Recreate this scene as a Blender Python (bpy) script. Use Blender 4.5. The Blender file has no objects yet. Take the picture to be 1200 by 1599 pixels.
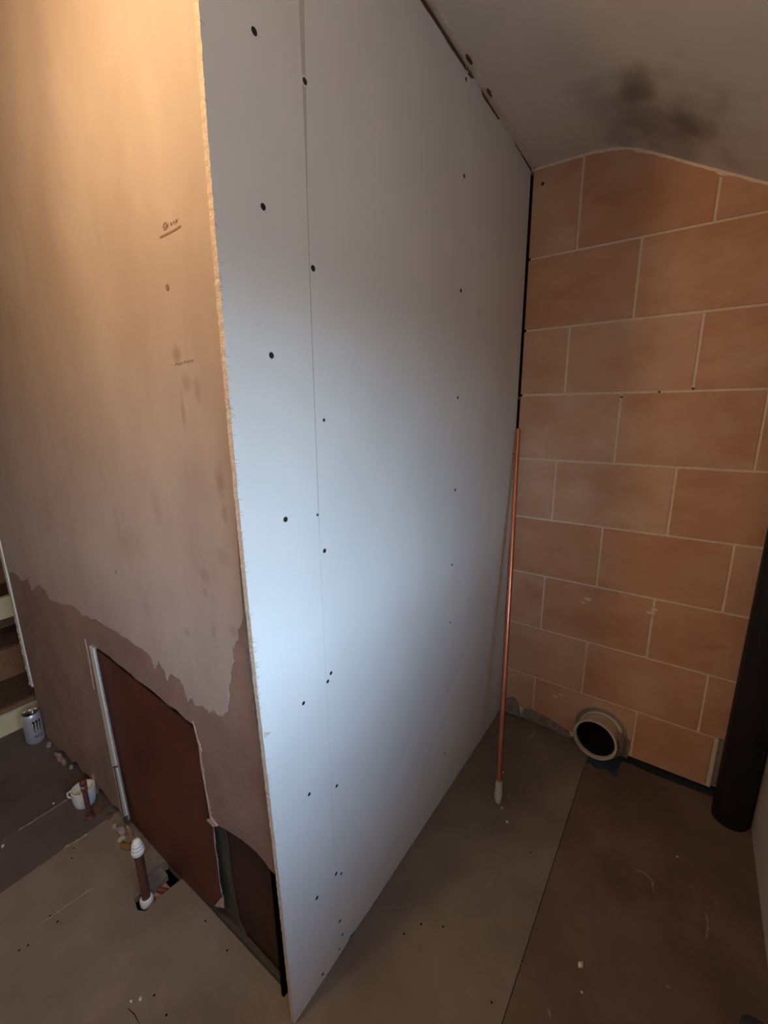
import bpy, bmesh, math, random
from mathutils import Vector, Matrix
from mathutils.geometry import tessellate_polygon
random.seed(7)
C = bpy.context.scene.collection

# ------------------------------------------------------------------ camera
FPX, YAW, PITCH, ROLL, CAMH = 675.67, -0.6192, -0.23305, -0.01148, 1.5
fwd = Vector((math.sin(YAW)*math.cos(PITCH), math.cos(YAW)*math.cos(PITCH), math.sin(PITCH)))
rgt = Vector((math.cos(YAW), -math.sin(YAW), 0)); upv = rgt.cross(fwd)
cr, sr = math.cos(ROLL), math.sin(ROLL)
RR = cr*rgt + sr*upv; UU = -sr*rgt + cr*upv
cam = bpy.data.cameras.new('camera'); camo = bpy.data.objects.new('camera', cam); C.objects.link(camo)
camo.matrix_world = Matrix(((RR.x, UU.x, -fwd.x, 0), (RR.y, UU.y, -fwd.y, 0), (RR.z, UU.z, -fwd.z, CAMH), (0, 0, 0, 1)))
cam.sensor_fit = 'HORIZONTAL'; cam.sensor_width = 36; cam.lens = FPX*36/1200; cam.clip_start = 0.01
bpy.context.scene.camera = camo

# ------------------------------------------------------------------ world, lights, exposure
S = bpy.context.scene
S.view_settings.view_transform = 'Standard'; S.view_settings.look = 'None'
S.view_settings.gamma = 1; S.view_settings.use_curve_mapping = False; S.view_settings.exposure = 0.0
w = bpy.data.worlds.new('sky'); S.world = w; w.use_nodes = True
nt = w.node_tree; bg = nt.nodes['Background']
tc = nt.nodes.new('ShaderNodeTexCoord'); sx = nt.nodes.new('ShaderNodeSeparateXYZ'); rp = nt.nodes.new('ShaderNodeValToRGB')
nt.links.new(tc.outputs['Generated'], sx.inputs[0])
mp = nt.nodes.new('ShaderNodeMapRange'); mp.inputs[1].default_value = -1; mp.inputs[2].default_value = 1
nt.links.new(sx.outputs['Z'], mp.inputs[0]); nt.links.new(mp.outputs[0], rp.inputs[0]); nt.links.new(rp.outputs[0], bg.inputs[0])
e = rp.color_ramp.elements
e[0].position = 0.0; e[0].color = (.07, .07, .07, 1)
e[1].position = 1.0; e[1].color = (.40, .62, 1.0, 1)
n_ = rp.color_ramp.elements.new(.49); n_.color = (.08, .08, .08, 1)
n_ = rp.color_ramp.elements.new(.52); n_.color = (.57, .79, 1.0, 1)
bg.inputs[1].default_value = 17.0
# window opening in the right wall (daylight enters here); the portal only guides sampling of the sky
XR = .345
WY0, WY1, WZ0, WZ1 = -.70, .48, 1.02, 1.93
pl = bpy.data.lights.new('window_portal', 'AREA'); pl.shape = 'RECTANGLE'; pl.size = WZ1-WZ0; pl.size_y = WY1-WY0
pl.cycles.is_portal = True
po = bpy.data.objects.new('window_portal', pl); C.objects.link(po)
po.location = (XR+.43, (WY0+WY1)/2, (WZ0+WZ1)/2); po.rotation_euler = (0, math.radians(90), 0)
# bulb of the pendant lamp over the left part of the room
LAMP = Vector((-.80, -.06, 2.26))
bl = bpy.data.lights.new('lamp_bulb_light', 'POINT'); bl.energy = 19; bl.color = (1, .63, .30); bl.shadow_soft_size = .035
bo = bpy.data.objects.new('lamp_bulb_light', bl); C.objects.link(bo); bo.location = LAMP

# ------------------------------------------------------------------ helpers
def ray(px, py):
    return RR*((px-600)/FPX) + UU*((799.5-py)/FPX) + fwd
def onx(px, py, x): d = ray(px, py); return d*(x/d.x) + Vector((0, 0, CAMH))
def ony(px, py, y): d = ray(px, py); return d*(y/d.y) + Vector((0, 0, CAMH))
def onz(px, py, z=0.0): d = ray(px, py); return d*((z-CAMH)/d.z) + Vector((0, 0, CAMH))

def mat(name, c1, c2=None, rough=.8, scale=6, bump=0.0, bscale=60, metal=0, blobs=None, stain=(.1, .08, .06), detail=5, stretch=None, spec=.3, wn_s=22, wn_d=4):
    m = bpy.data.materials.new(name); m.use_nodes = True; t = m.node_tree; b = t.nodes['Principled BSDF']
    b.inputs['Roughness'].default_value = rough; b.inputs['Metallic'].default_value = metal
    b.inputs['Specular IOR Level'].default_value = spec
    tcn = t.nodes.new('ShaderNodeTexCoord'); geo = t.nodes.new('ShaderNodeNewGeometry')
    src = geo.outputs['Position']
    if stretch:
        mpn = t.nodes.new('ShaderNodeMapping'); mpn.inputs['Scale'].default_value = stretch
        t.links.new(src, mpn.inputs['Vector']); vec = mpn.outputs[0]
    else: vec = src
    col = None
    if c2:
        nz = t.nodes.new('ShaderNodeTexNoise'); nz.inputs['Scale'].default_value = scale; nz.inputs['Detail'].default_value = detail
        nz.inputs['Roughness'].default_value = .6
        t.links.new(vec, nz.inputs['Vector'])
        r = t.nodes.new('ShaderNodeValToRGB'); r.color_ramp.elements[0].position = .33; r.color_ramp.elements[1].position = .68
        r.color_ramp.elements[0].color = (*c1, 1); r.color_ramp.elements[1].color = (*c2, 1)
        t.links.new(nz.outputs[0], r.inputs[0]); col = r.outputs[0]
    if blobs:
        acc = None
        wn = t.nodes.new('ShaderNodeTexNoise'); wn.inputs['Scale'].default_value = wn_s; wn.inputs['Detail'].default_value = wn_d
        t.links.new(src, wn.inputs['Vector'])
        for (p, rad, amt) in blobs:
            sub = t.nodes.new('ShaderNodeVectorMath'); sub.operation = 'SUBTRACT'; sub.inputs[1].default_value = p
            t.links.new(src, sub.inputs[0])
            dv = t.nodes.new('ShaderNodeVectorMath'); dv.operation = 'DIVIDE'; dv.inputs[1].default_value = rad
            t.links.new(sub.outputs[0], dv.inputs[0])
            ln = t.nodes.new('ShaderNodeVectorMath'); ln.operation = 'LENGTH'; t.links.new(dv.outputs[0], ln.inputs[0])
            ad = t.nodes.new('ShaderNodeMath'); ad.operation = 'MULTIPLY_ADD'; ad.inputs[1].default_value = 1.3; 
            t.links.new(wn.outputs[0], ad.inputs[0]); t.links.new(ln.outputs['Value'], ad.inputs[2])
            mr = t.nodes.new('ShaderNodeMapRange'); mr.interpolation_type = 'SMOOTHSTEP'
            mr.inputs[1].default_value = 1.75; mr.inputs[2].default_value = .75; mr.inputs[3].default_value = 0; mr.inputs[4].default_value = amt
            t.links.new(ad.outputs[0], mr.inputs[0])
            if acc is None: acc = mr.outputs[0]
            else:
                mx = t.nodes.new('ShaderNodeMath'); mx.operation = 'MAXIMUM'; t.links.new(acc, mx.inputs[0]); t.links.new(mr.outputs[0], mx.inputs[1]); acc = mx.outputs[0]
        mix = t.nodes.new('ShaderNodeMix'); mix.data_type = 'RGBA'; mix.inputs[7].default_value = (*stain, 1)
        t.links.new(acc, mix.inputs[0])
        if col: t.links.new(col, mix.inputs[6])
        else: mix.inputs[6].default_value = (*c1, 1)
        col = mix.outputs[2]
    if col: t.links.new(col, b.inputs['Base Color'])
    else: b.inputs['Base Color'].default_value = (*c1, 1)
    if bump:
        bn = t.nodes.new('ShaderNodeTexNoise'); bn.inputs['Scale'].default_value = bscale; bn.inputs['Detail'].default_value = 6
        t.links.new(vec, bn.inputs['Vector'])
        bp = t.nodes.new('ShaderNodeBump'); bp.inputs['Strength'].default_value = bump; bp.inputs['Distance'].default_value = .004
        t.links.new(bn.outputs[0], bp.inputs['Height']); t.links.new(bp.outputs[0], b.inputs['Normal'])
    return m

def tag(o, label=None, cat=None, group=None, kind=None):
    if label: o['label'] = label
    if cat: o['category'] = cat
    if group: o['group'] = group
    if kind: o['kind'] = kind
    return o
def origin(o):
    v = Vector((0, 0, 0)); p = o
    while p: v += p.location; p = p.parent
    return v
def obj(name, bm, m, parent=None, base=None, smooth=False):
    """bm holds world coordinates; links it as one mesh object with its origin at base"""
    me = bpy.data.meshes.new(name)
    off = origin(parent) if parent else Vector((0, 0, 0))
    loc = Vector(base) - off if base is not None else Vector((0, 0, 0))
    bmesh.ops.recalc_face_normals(bm, faces=bm.faces)
    bmesh.ops.translate(bm, verts=bm.verts, vec=-(off+loc))
    if smooth:
        for f in bm.faces: f.smooth = True
    bm.to_mesh(me); bm.free()
    for x in (m if isinstance(m, (list, tuple)) else [m]): me.materials.append(x)
    o = bpy.data.objects.new(name, me); C.objects.link(o); o.location = loc
    if parent: o.parent = parent
    if smooth:
        me.set_sharp_from_angle(angle=math.radians(40))
    return o
def empty(name, loc, label=None, cat=None, group=None, kind=None):
    o = bpy.data.objects.new(name, None); C.objects.link(o); o.location = loc; o.empty_display_size = .05
    return tag(o, label, cat, group, kind)
def box(bm, a, b, mi=0):
    x0, y0, z0 = a; x1, y1, z1 = b
    v = [bm.verts.new(p) for p in ((x0,y0,z0),(x1,y0,z0),(x1,y1,z0),(x0,y1,z0),(x0,y0,z1),(x1,y0,z1),(x1,y1,z1),(x0,y1,z1))]
    for f in ((0,3,2,1),(4,5,6,7),(0,1,5,4),(1,2,6,5),(2,3,7,6),(3,0,4,7)):
        bm.faces.new([v[i] for i in f]).material_index = mi
def bx(a, b): bm = bmesh.new(); box(bm, a, b); return bm
def slab(loops, ext, bm=None, side_mi=0, front_mi=0):
    """loops: list of 3D outlines (outer, holes...); extruded by ext"""
    bm = bm or bmesh.new(); ext = Vector(ext)
    loops = [[Vector(p) for p in l] for l in loops]
    flat = [p for l in loops for p in l]
    tris = tessellate_polygon(loops)
    A = [bm.verts.new(p) for p in flat]; B = [bm.verts.new(p+ext) for p in flat]
    for t in tris:
        try:
            bm.faces.new([A[i] for i in t]).material_index = front_mi; bm.faces.new([B[i] for i in reversed(t)]).material_index = front_mi
        except ValueError: pass
    k = 0
    for l in loops:
        n = len(l)
        for i in range(n):
            j = (i+1) % n
            bm.faces.new([A[k+i], A[k+j], B[k+j], B[k+i]]).material_index = side_mi
        k += n
    return bm
def tube(path, r, n=16, caps=True, bm=None):
    bm = bm or bmesh.new(); path = [Vector(p) for p in path]; rings = []
    rs = r if isinstance(r, (list, tuple)) else [r]*len(path)
    t0 = (path[1]-path[0]).normalized(); ref = Vector((0, 1, 0)) if abs(t0.y) < .9 else Vector((1, 0, 0))
    for i, p in enumerate(path):
        t = (path[min(i+1, len(path)-1)]-path[max(i-1, 0)]).normalized()
        u = t.cross(ref).normalized(); v = t.cross(u)
        rings.append([bm.verts.new(p + rs[i]*(math.cos(a)*u+math.sin(a)*v)) for a in [2*math.pi*k/n for k in range(n)]])
    for a, b in zip(rings, rings[1:]):
        for k in range(n): bm.faces.new([a[k], a[(k+1) % n], b[(k+1) % n], b[k]])
    if caps: bm.faces.new(rings[0][::-1]); bm.faces.new(rings[-1])
    return bm
def lathe(prof, c, axis=(0, 0, 1), n=24, bm=None, mis=None):
    """prof: (r, h) pairs along axis from centre c"""
    bm = bm or bmesh.new(); c = Vector(c); ax = Vector(axis).normalized()
    u = ax.orthogonal().normalized(); v = ax.cross(u); rings = []
    for r, h in prof:
        if r < 1e-6: rings.append([bm.verts.new(c+ax*h)])
        else: rings.append([bm.verts.new(c+ax*h+r*(math.cos(a)*u+math.sin(a)*v)) for a in [2*math.pi*k/n for k in range(n)]])
    for i, (a, b) in enumerate(zip(rings, rings[1:])):
        for k in range(n):
            k2 = (k+1) % n
            if len(a) == 1 and len(b) == 1: continue
            if len(a) == 1: f = bm.faces.new([a[0], b[k2], b[k]])
            elif len(b) == 1: f = bm.faces.new([a[k], a[k2], b[0]])
            else: f = bm.faces.new([a[k], a[k2], b[k2], b[k]])
            if mis: f.material_index = mis[i]
    return bm
def lump(c, r, seed=0, sub=2, amp=.35):
    bm = bmesh.new(); bmesh.ops.create_icosphere(bm, subdivisions=sub, radius=1)
    rnd = random.Random(seed); d = [Vector((rnd.gauss(0, 1), rnd.gauss(0, 1), rnd.gauss(0, 1))).normalized() for _ in range(7)]
    for v in bm.verts:
        n = v.co.normalized(); s = 1+amp*sum(math.sin(3*n.dot(q)+i) for i, q in enumerate(d))/3 + rnd.uniform(-.08, .08)
        v.co = Vector((n.x*r[0]*s, n.y*r[1]*s, max(n.z, -.45)*r[2]*s))
    mz = min(v.co.z for v in bm.verts)
    for v in bm.verts: v.co = v.co - Vector((0, 0, mz)) + Vector(c)
    return bm
def ragged(pts, step=.008, amp=.0015, closed=False, rnd=random):
    pts = [Vector(p) for p in pts]; out = []
    for a, b in zip(pts, pts[1:]):
        n = max(1, int((b-a).length/step)); t = (b-a).normalized()
        for i in range(n):
            out.append(a.lerp(b, i/n) + Vector((rnd.uniform(-amp, amp)*abs(t.z or t.y), rnd.uniform(-amp, amp)*(1-abs(t.y)), rnd.uniform(-amp, amp)*(1-abs(t.z)))))
    out.append(pts[-1]); return out

# ------------------------------------------------------------------ materials
def smudges(lst, y):
    r = []
    for px, py, rx, rz, a in lst:
        p = ony(px, py, y); r.append((tuple(p), (rx, .5, rz), a))
    return r
YP = .495
M = {}
M['skim'] = mat('skim_plaster', (.43, .36, .335), (.52, .455, .43), .75, 5, .10, 40, blobs=smudges([
    (278, 555, .018, .02, .55), (292, 600, .02, .03, .35), (287, 640, .012, .06, .5), (310, 612, .016, .03, .35), (345, 755, .02, .045, .5), (352, 800, .014, .03, .4), (245, 790, .03, .06, .25),
    (322, 900, .02, .025, .3), (322, 925, .012, .012, .4), (350, 870, .03, .03, .25), (230, 950, .03, .03, .2), (335, 985, .012, .03, .3), (365, 985, .02, .02, .3), (205, 850, .08, .05, .18), (292, 985, .015, .02, .3),
    (120, 700, .25, .12, .12), (60, 800, .25, .1, .15)], YP), stain=(.24, .17, .13), stretch=(1, 1, .5))
M['undercoat'] = mat('pink_undercoat_plaster', (.25, .17, .15), (.33, .235, .21), .85, 7, .25, 60)
M['plaster_edge'] = mat('crumbled_plaster', (.42, .33, .27), (.58, .48, .40), .9, 40, .5, 120)
M['paper'] = mat('plasterboard_ivory_paper', (.72, .72, .715), (.77, .77, .765), .62, 3, .03, 200, detail=2)
M['gypsum'] = mat('gypsum_core', (.55, .45, .38), (.74, .66, .58), .9, 120, .6, 300)
M['jointfill'] = mat('grey_joint_filler', (.52, .50, .48), (.56, .54, .52), .8, 20)
M['darkmortar'] = mat('dirty_grey_mortar', (.13, .11, .095), (.20, .175, .155), .95, 30, .6, 80)
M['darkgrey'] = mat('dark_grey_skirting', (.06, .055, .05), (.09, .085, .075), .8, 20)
M['brownrubble'] = mat('brown_rubble', (.22, .165, .14), (.33, .26, .22), .95, 40, .5, 120)
M['screw'] = mat('black_drywall_screw', (.02, .02, .022), rough=.5)
M['dimple'] = mat('screw_dimple', (.5, .5, .5), rough=.8)
M['block'] = mat('orange_block', (.60, .325, .20), (.73, .475, .325), .85, 4.5, .12, 70, stretch=(1, 1, 1.6))
M['block_b'] = mat('orange_block_pale', (.63, .36, .23), (.75, .51, .36), .85, 5, .12, 70, stretch=(1, 1, 1.6))
M['block_c'] = mat('orange_block_red', (.59, .30, .175), (.70, .42, .275), .85, 4, .12, 70, stretch=(1, 1, 1.6))
M['joint'] = mat('cream_joint', (.86, .70, .54), (.93, .79, .64), .9, 30, .3, 120)
M['masonry'] = mat('masonry_gap_shade', (.015, .012, .010), (.022, .018, .015), .95, 20)  # near black: the shade in the gaps round the blocks is put into this colour
M['mortar'] = mat('grey_mortar', (.26, .22, .20), (.38, .34, .31), .95, 35, .7, 90)
M['ceil'] = mat('ceiling_paint', (.74, .68, .60), (.79, .73, .65), .8, 3, .06, 60, blobs=[((-.25, 1.58, 2.3), (.10, .15, .4), .75), ((-.13, 1.70, 2.27), (.13, .16, .4), .75), ((-.2, 1.70, 2.3), (.26, .26, .5), .58)], stain=(.15, .12, .085), wn_s=9, wn_d=1.5)
M['cove'] = mat('ceiling_edge_filler', (.72, .64, .54), (.85, .77, .66), .85, 40, .4, 90)
def floor_mat(n, a, b):
    return mat(n, a, b, .72, 3.2, .25, 50, spec=.2, detail=9)
M['floor1'] = floor_mat('chipboard_grey_brown', (.165, .140, .117), (.255, .220, .186))
M['floor2'] = floor_mat('chipboard_brown', (.112, .078, .062), (.185, .135, .108))
M['floor3'] = floor_mat('slate_brown_board', (.085, .075, .072), (.135, .115, .105))
M['floor4'] = floor_mat('dark_plum_board', (.075, .058, .056), (.12, .095, .09))
M['scuff'] = mat('plaster_dust', (.36, .31, .27), (.30, .25, .21), .95, 30)
M['smear'] = mat('trodden_plaster', (.24, .19, .155), (.29, .24, .20), .9, 40)
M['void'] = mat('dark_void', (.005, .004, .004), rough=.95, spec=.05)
M['redboard'] = mat('red_brown_hardboard', (.085, .028, .018), (.14, .047, .028), .5, 6, .08, 60, spec=.35)
M['darkboard'] = mat('dark_brown_board', (.050, .026, .022), (.075, .038, .030), .7, 8, .15, 70)
M['greenboard'] = mat('grey_green_board', (.055, .053, .042), (.10, .095, .078), .85, 25, .3, 60, stretch=(1, 1, .2))
M['white'] = mat('white_painted_wood', (.60, .60, .56), (.70, .70, .66), .55, 15, .1, 60)
M['whiteplastic'] = mat('white_plastic', (.78, .78, .76), rough=.35, spec=.5)
M['creampl'] = mat('cream_clay_pipe', (.55, .47, .38), (.66, .58, .48), .6, 20)
M['copper'] = mat('copper', (.83, .36, .22), (.70, .26, .15), .28, 25, metal=1, stretch=(1, 1, .2))
M['oldcopper'] = mat('tarnished_copper', (.24, .105, .08), (.17, .075, .06), .5, 30, metal=.6)
M['brass'] = mat('brass', (.72, .52, .25), rough=.3, metal=1)
M['chrome'] = mat('chrome', (.75, .75, .75), rough=.18, metal=1)
M['black'] = mat('black_plastic_pipe', (.010, .009, .009), (.015, .013, .012), .5, 9, .1, 40, spec=.3)
M['inside'] = mat('pipe_dark_inside', (.008, .007, .007), rough=.9)
M['timber'] = mat('raw_timber', (.30, .19, .11), (.42, .28, .17), .8, 20, .2, 60, stretch=(1, 5, 5))
M['darktimber'] = mat('dark_timber', (.10, .055, .035), (.15, .085, .055), .8, 20, .2, 60)
M['creamwood'] = mat('cream_painted_riser', (.62, .55, .36), (.68, .61, .42), .6, 8)
M['carpet'] = mat('brown_stair_carpet', (.075, .045, .034), (.11, .068, .05), .95, 60, .5, 200)
M['nosing'] = mat('varnished_nosing', (.20, .105, .055), (.27, .15, .08), .5, 20)
M['rightwall'] = mat('grey_plaster', (.48, .42, .37), (.55, .49, .44), .85, 6, .1, 50)
M['canbody'] = mat('silver_can', (.62, .64, .68), (.55, .57, .62), .38, 30, metal=.55)
M['canend'] = mat('can_end_aluminium', (.7, .7, .7), rough=.25, metal=1)
M['canprint'] = mat('can_print_black', (.015, .02, .02), rough=.5)
M['canprint2'] = mat('can_print_green', (.03, .09, .07), rough=.5)
M['pencil'] = mat('pencil_mark', (.27, .19, .13), rough=.9)
M['cloth'] = mat('dark_blue_grey_cloth', (.02, .022, .03), (.07, .09, .11), .9, 14, .3, 200)
M['bulb'] = mat('bulb_glass', (1, .9, .75), rough=.4)

# ------------------------------------------------------------------ setting
XP = -.636                                     # face of the plasterboard partition
YB = 1.896                                     # face of the block wall
XL, YF, YE = -4.2, -1.7, 2.10
prof = [(XL, 2.390), (-.64, 2.387), (-.42, 2.382), (-.34, 2.371), (-.28, 2.350), (-.20, 2.308), (-.10, 2.252), (.084, 2.152), (1.0, 1.68)]
def ztop(x):
    for (a, za), (b, zb) in zip(prof, prof[1:]):
        if a <= x <= b: return za+(zb-za)*(x-a)/(b-a)
def lift(y): return .035*max(0, min(1, (YB-y)/(YB-1.08)))
# ceiling, a soft vault over the alcove
bm = bmesh.new(); ys = [YE, YB, 1.62, 1.35, 1.08, .2, YF-.1]; g = []
pf = [(x, ztop(x)) for x in [XL, -3, -2, -1.2, -.8, -.64, -.5, -.42, -.38, -.34, -.31, -.28, -.24, -.20, -.15, -.10, 0, .084, .3, .90]]
for x, z in pf: g.append([bm.verts.new((x, y, z+lift(y))) for y in ys])
gt = [[bm.verts.new((v.co.x, v.co.y, v.co.z+.08)) for v in r] for r in g]
for G in (g, gt):
    for a, b in zip(G, G[1:]):
        for i in range(len(ys)-1): bm.faces.new([a[i], a[i+1], b[i+1], b[i]])
for a, b in ((g[0], gt[0]), (g[-1], gt[-1])):
    for i in range(len(ys)-1): bm.faces.new([a[i], a[i+1], b[i+1], b[i]])
for i in (0, -1):
    for k in range(len(g)-1): bm.faces.new([g[k][i], g[k+1][i], gt[k+1][i], gt[k][i]])
o = tag(obj('ceiling', bm, M['ceil'], smooth=True), kind='structure', label='beige ceiling curving down to the right with a dark mould stain')

# back wall: masonry > mortar bed > blocks one by one
wb = tag(obj('wall_back', bx((-4.2, 1.945, -.3), (.70, YE, 2.5)), M['masonry']), kind='structure', label='alcove back wall of large orange blocks with cream joints')
def clip_top(poly, dz):
    """cut an (x,z) polygon whose last two corners are its top right and top left along the ceiling line"""
    xb, xa = poly[-2][0], poly[-1][0]; n = 40
    return poly[:-2] + [(xb+(xa-xb)*i/n, ztop(xb+(xa-xb)*i/n)-dz) for i in range(n+1)]
bed = [(-.622, .012), (-.30, .0), (-.27, .03), (-.10, .03), (-.08, .022), (.222, .022), (.222, .255), (.40, .255), (.40, 2.5), (-.622, 2.5)]
o = obj('joint_mortar', slab([[(x, 1.9005, z) for x, z in clip_top(bed, -.01)]], (0, .05, 0)), M['joint'], wb)
rows = [(2.0735, 2.45, [-.450, -.036]), (1.8075, 2.0735, [-.236, .183]), (1.5510, 1.8075, [-.451, -.027]), (1.2830, 1.5510, [-.246, .176]),
        (1.0230, 1.2830, [-.461, -.040]), (.7630, 1.0230, [-.260, .161]), (.5030, .7630, [-.471, -.050]), (.2480, .5030, [-.272, .154]), (.022, .2480, [-.478, -.056, .209])]
rnd = random.Random(3)
for ri, (z0, z1, js) in enumerate(rows):
    xs = [-.628]+js+([.40] if ri < 8 else [])
    for a, b in zip(xs, xs[1:]):
        J = .0048
        xa = a+(J if a > -.6 else .0); xb = b-J; za, zb = z0+J, z1-J
        cr_ = .002
        p = [(xa+cr_, za), (xb-cr_, za), (xb, za+cr_), (xb, zb-cr_), (xb-cr_, zb), (xa+cr_, zb), (xa, zb-cr_), (xa, za+cr_)]
        if ri == 8 and a < -.6: p = [(xa, .075), (xa+.06, .085), (-.53, .062), (xb, .068), (xb, zb), (xa, zb)]
        if ri == 8 and -.5 < a < -.4:   # cut round the drain socket
            p = [(xa, .066), (-.40, .060), (-.33, .035), (-.290, .035)]
            p += [(-.18+.107*math.cos(t), .10+.107*math.sin(t)) for t in [math.radians(q) for q in (205, 185, 165, 145, 125, 105, 85, 65, 45, 25, 5)]]
            p += [(xb, .10), (xb, zb), (xa, zb)]
        if ri == 0: p = clip_top([(xa, za), (xb, za), (xb, 9), (xa, 9)], .006)
        pr = rnd.uniform(0, .0012)
        m = rnd.choice([M['block'], M['block'], M['block_b'], M['block_c']])
        if ri in (2, 3, 4) and a < -.4: m = M['block_b']
        if ri == 8 and a > -.2: m = M['block_c']
        ext = -.0045-pr
        obj('block', slab([[(x, 1.9005, z) for x, z in p]], (0, ext, 0)), m, wb, base=((xa+xb)/2, 1.9005, z0))
# grey cut-out at the bottom right of the block wall, mortar and rubble at its left foot
obj('mortar_patch', slab([ragged([(.216, 1.905, .03), (.30, 1.905, .03), (.30, 1.905, .243), (.222, 1.905, .243)], .02, .002)], (0, .04, 0)), M['mortar'], wb)
obj('mortar_patch', slab([[(x, 1.905, z) for x, z in [(-.628, .012), (-.59, .006), (-.55, .010), (-.53, .0), (-.545, .055), (-.55, .085), (-.57, .105), (-.60, .088), (-.628, .055)]]], (0, -.016, 0)), M['mortar'], wb)
obj('mortar_patch', slab([[(x, 1.905, z) for x, z in [(-.53, .012), (-.46, .004), (-.40, .008), (-.36, .002), (-.30, .0), (-.31, .03), (-.37, .045), (-.41, .062), (-.47, .070), (-.52, .066)]]], (0, -.012, 0)), M['mortar'], wb)
# cream filler line under the ceiling
bm = bmesh.new(); L = []
for i in range(90):
    x = -.635+i*(.40+.635)/89; zz = ztop(x); h_ = .008+rnd.uniform(-.0015, .002) + (.006 if abs(x+.275) < .012 or abs(x+.036) < .008 else 0)
    L.append([bm.verts.new(q) for q in ((x, YB-.003, zz+.006), (x, YB-.003, zz-h_), (x, 1.91, zz-h_), (x, 1.91, zz+.006))])
for a, b in zip(L, L[1:]):
    for k in range(4): bm.faces.new([a[k], a[(k+1) % 4], b[(k+1) % 4], b[k]])
obj('ceiling_filler', bm, M['joint'], wb)
# patched scuffs on the blocks
for k, (px, py, rr) in enumerate([(918, 935, .014), (1017, 957, .015), (912, 941, .008), (1022, 952, .010), (877, 1085, .008), (868, 1087, .010)]):
    p = ony(px, py, YB); L_ = []
    for i in range(9):
        a = 2*math.pi*i/9; q = rr*rnd.uniform(.6, 1.1); L_.append((p.x+q*1.3*math.cos(a), 1.8955, p.z+q*.6*math.sin(a)))
    obj('filler_dab', slab([L_], (0, -.0018, 0)), M['joint'], wb)
# small fixing holes in the top joint lines and a broken corner
for px, py in [(848, 287), (1083, 607), (1030, 612), (971, 620)]:
    p = ony(px, py, 1.8955); r_ = .004 if px > 850 else .006
    obj('fixing_hole', lathe([(0, 0), (r_, 0), (r_*.9, .0012), (0, .0012)], p, (0, -1, 0), 10), M['screw'], wb)

# floor: chipboard sheets with cut-outs, dark underfloor below
fr = tag(empty('floor', (0, 0, 0)), kind='structure', label='scuffed grey brown floor boards')
FT = .022
obj('underfloor', bx((XL, YF-.1, -.30), (.70, YE, -.26)), M['void'], fr)
def sheet(x0, x1, m, holes=(), yb=1.93, y0=YF-.1, outline=None):
    gq = .0004
    o_ = outline or [(x0+gq, y0), (x1-gq, y0), (x1-gq, yb), (x0+gq, yb)]
    return obj('floor_board', slab([[(x, y, 0) for x, y in o_]]+[[(x, y, 0) for x, y in h_] for h_ in holes], (0, 0, -FT)), m, fr, base=((x0+x1)/2, 0, 0))
def fpt(px, py): p = onz(px, py); return (p.x, p.y)
slot = [fpt(*q) for q in [(209, 1403), (221, 1394), (238, 1389), (262, 1366), (253, 1354), (262, 1349), (284, 1372), (258, 1393), (236, 1412), (228, 1423), (215, 1421)]]
sheet(XL, -2.2, M['floor3'])
sheet(-2.2, -1.864, M['floor4'])
sheet(-1.864, -1.640, M['floor3'])
sheet(-1.640, -.2115, M['floor1'], [slot])
socket_cut = [fpt(*q) for q in [(893, 1145), (898, 1168), (912, 1176), (914, 1192), (922, 1192), (930, 1199), (948, 1203), (962, 1213), (967, 1206), (970, 1190), (972, 1187)]]
ro = [(-.2097, YF-.1), (.345, YF-.1), (.345, 1.93), (.245, 1.885), (.222, 1.880), (-.005, 1.874), (-.03, 1.882), (-.085, 1.880)]
xx = sorted(socket_cut, key=lambda q: -q[0])
xx = [q for q in xx if -.2 < q[0] < -.09 and q[1] < 1.88]
ro += xx + [(-.2097, min([q[1] for q in xx]+[1.84]))]
sheet(-.2097, .345, M['floor2'], outline=ro)
# left sheet carries on behind the partition; its alcove part is notched for the socket
# joist and a length of old copper pipe seen in the slot
obj('joist', bx((-1.262, .432, -.14), (-1.195, .480, -.022)), M['timber'], fr)
obj('floor_pipe', tube([(-1.245, .452, -.016), (-1.215, .466, -.016)], .008), M['oldcopper'], fr)

# seams that are only scored/dusty: thin dust ridges along joints
def ribbon(pts, wd, ext=.0006, z=.0):
    pts = [Vector((*p, z)) for p in pts]; l1, l2 = [], []
    for i, p in enumerate(pts):
        t = (pts[min(i+1, len(pts)-1)]-pts[max(i-1, 0)]).normalized(); n = Vector((-t.y, t.x, 0))*wd*rnd.uniform(.4, 1.2)/2
        if i in (0, len(pts)-1): n *= .3
        l1.append(p+n); l2.append(p-n)
    return slab([l1+l2[::-1]], (0, 0, ext))
def dust_line(a, b, wd, n=14):
    A, B = Vector(fpt(*a)), Vector(fpt(*b))
    obj('dust_streak', ribbon([tuple(A.lerp(B, i/n)+Vector((rnd.uniform(-1, 1), rnd.uniform(-1, 1)))*wd*.3) for i in range(n+1)], wd), M['scuff'], fr)
dust_line((27, 1298), (108, 1247), .006); dust_line((100, 1325), (136, 1303), .009); dust_line((66, 1441), (145, 1386), .005); dust_line((135, 1268), (122, 1232), .006, 6)
dust_line((836, 1141), (822, 1158), .014, 6)
obj('floor_crack', ribbon([fpt(*q) for q in [(200, 1575), (210, 1584), (218, 1599)]], .004), M['void'], fr)

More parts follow.
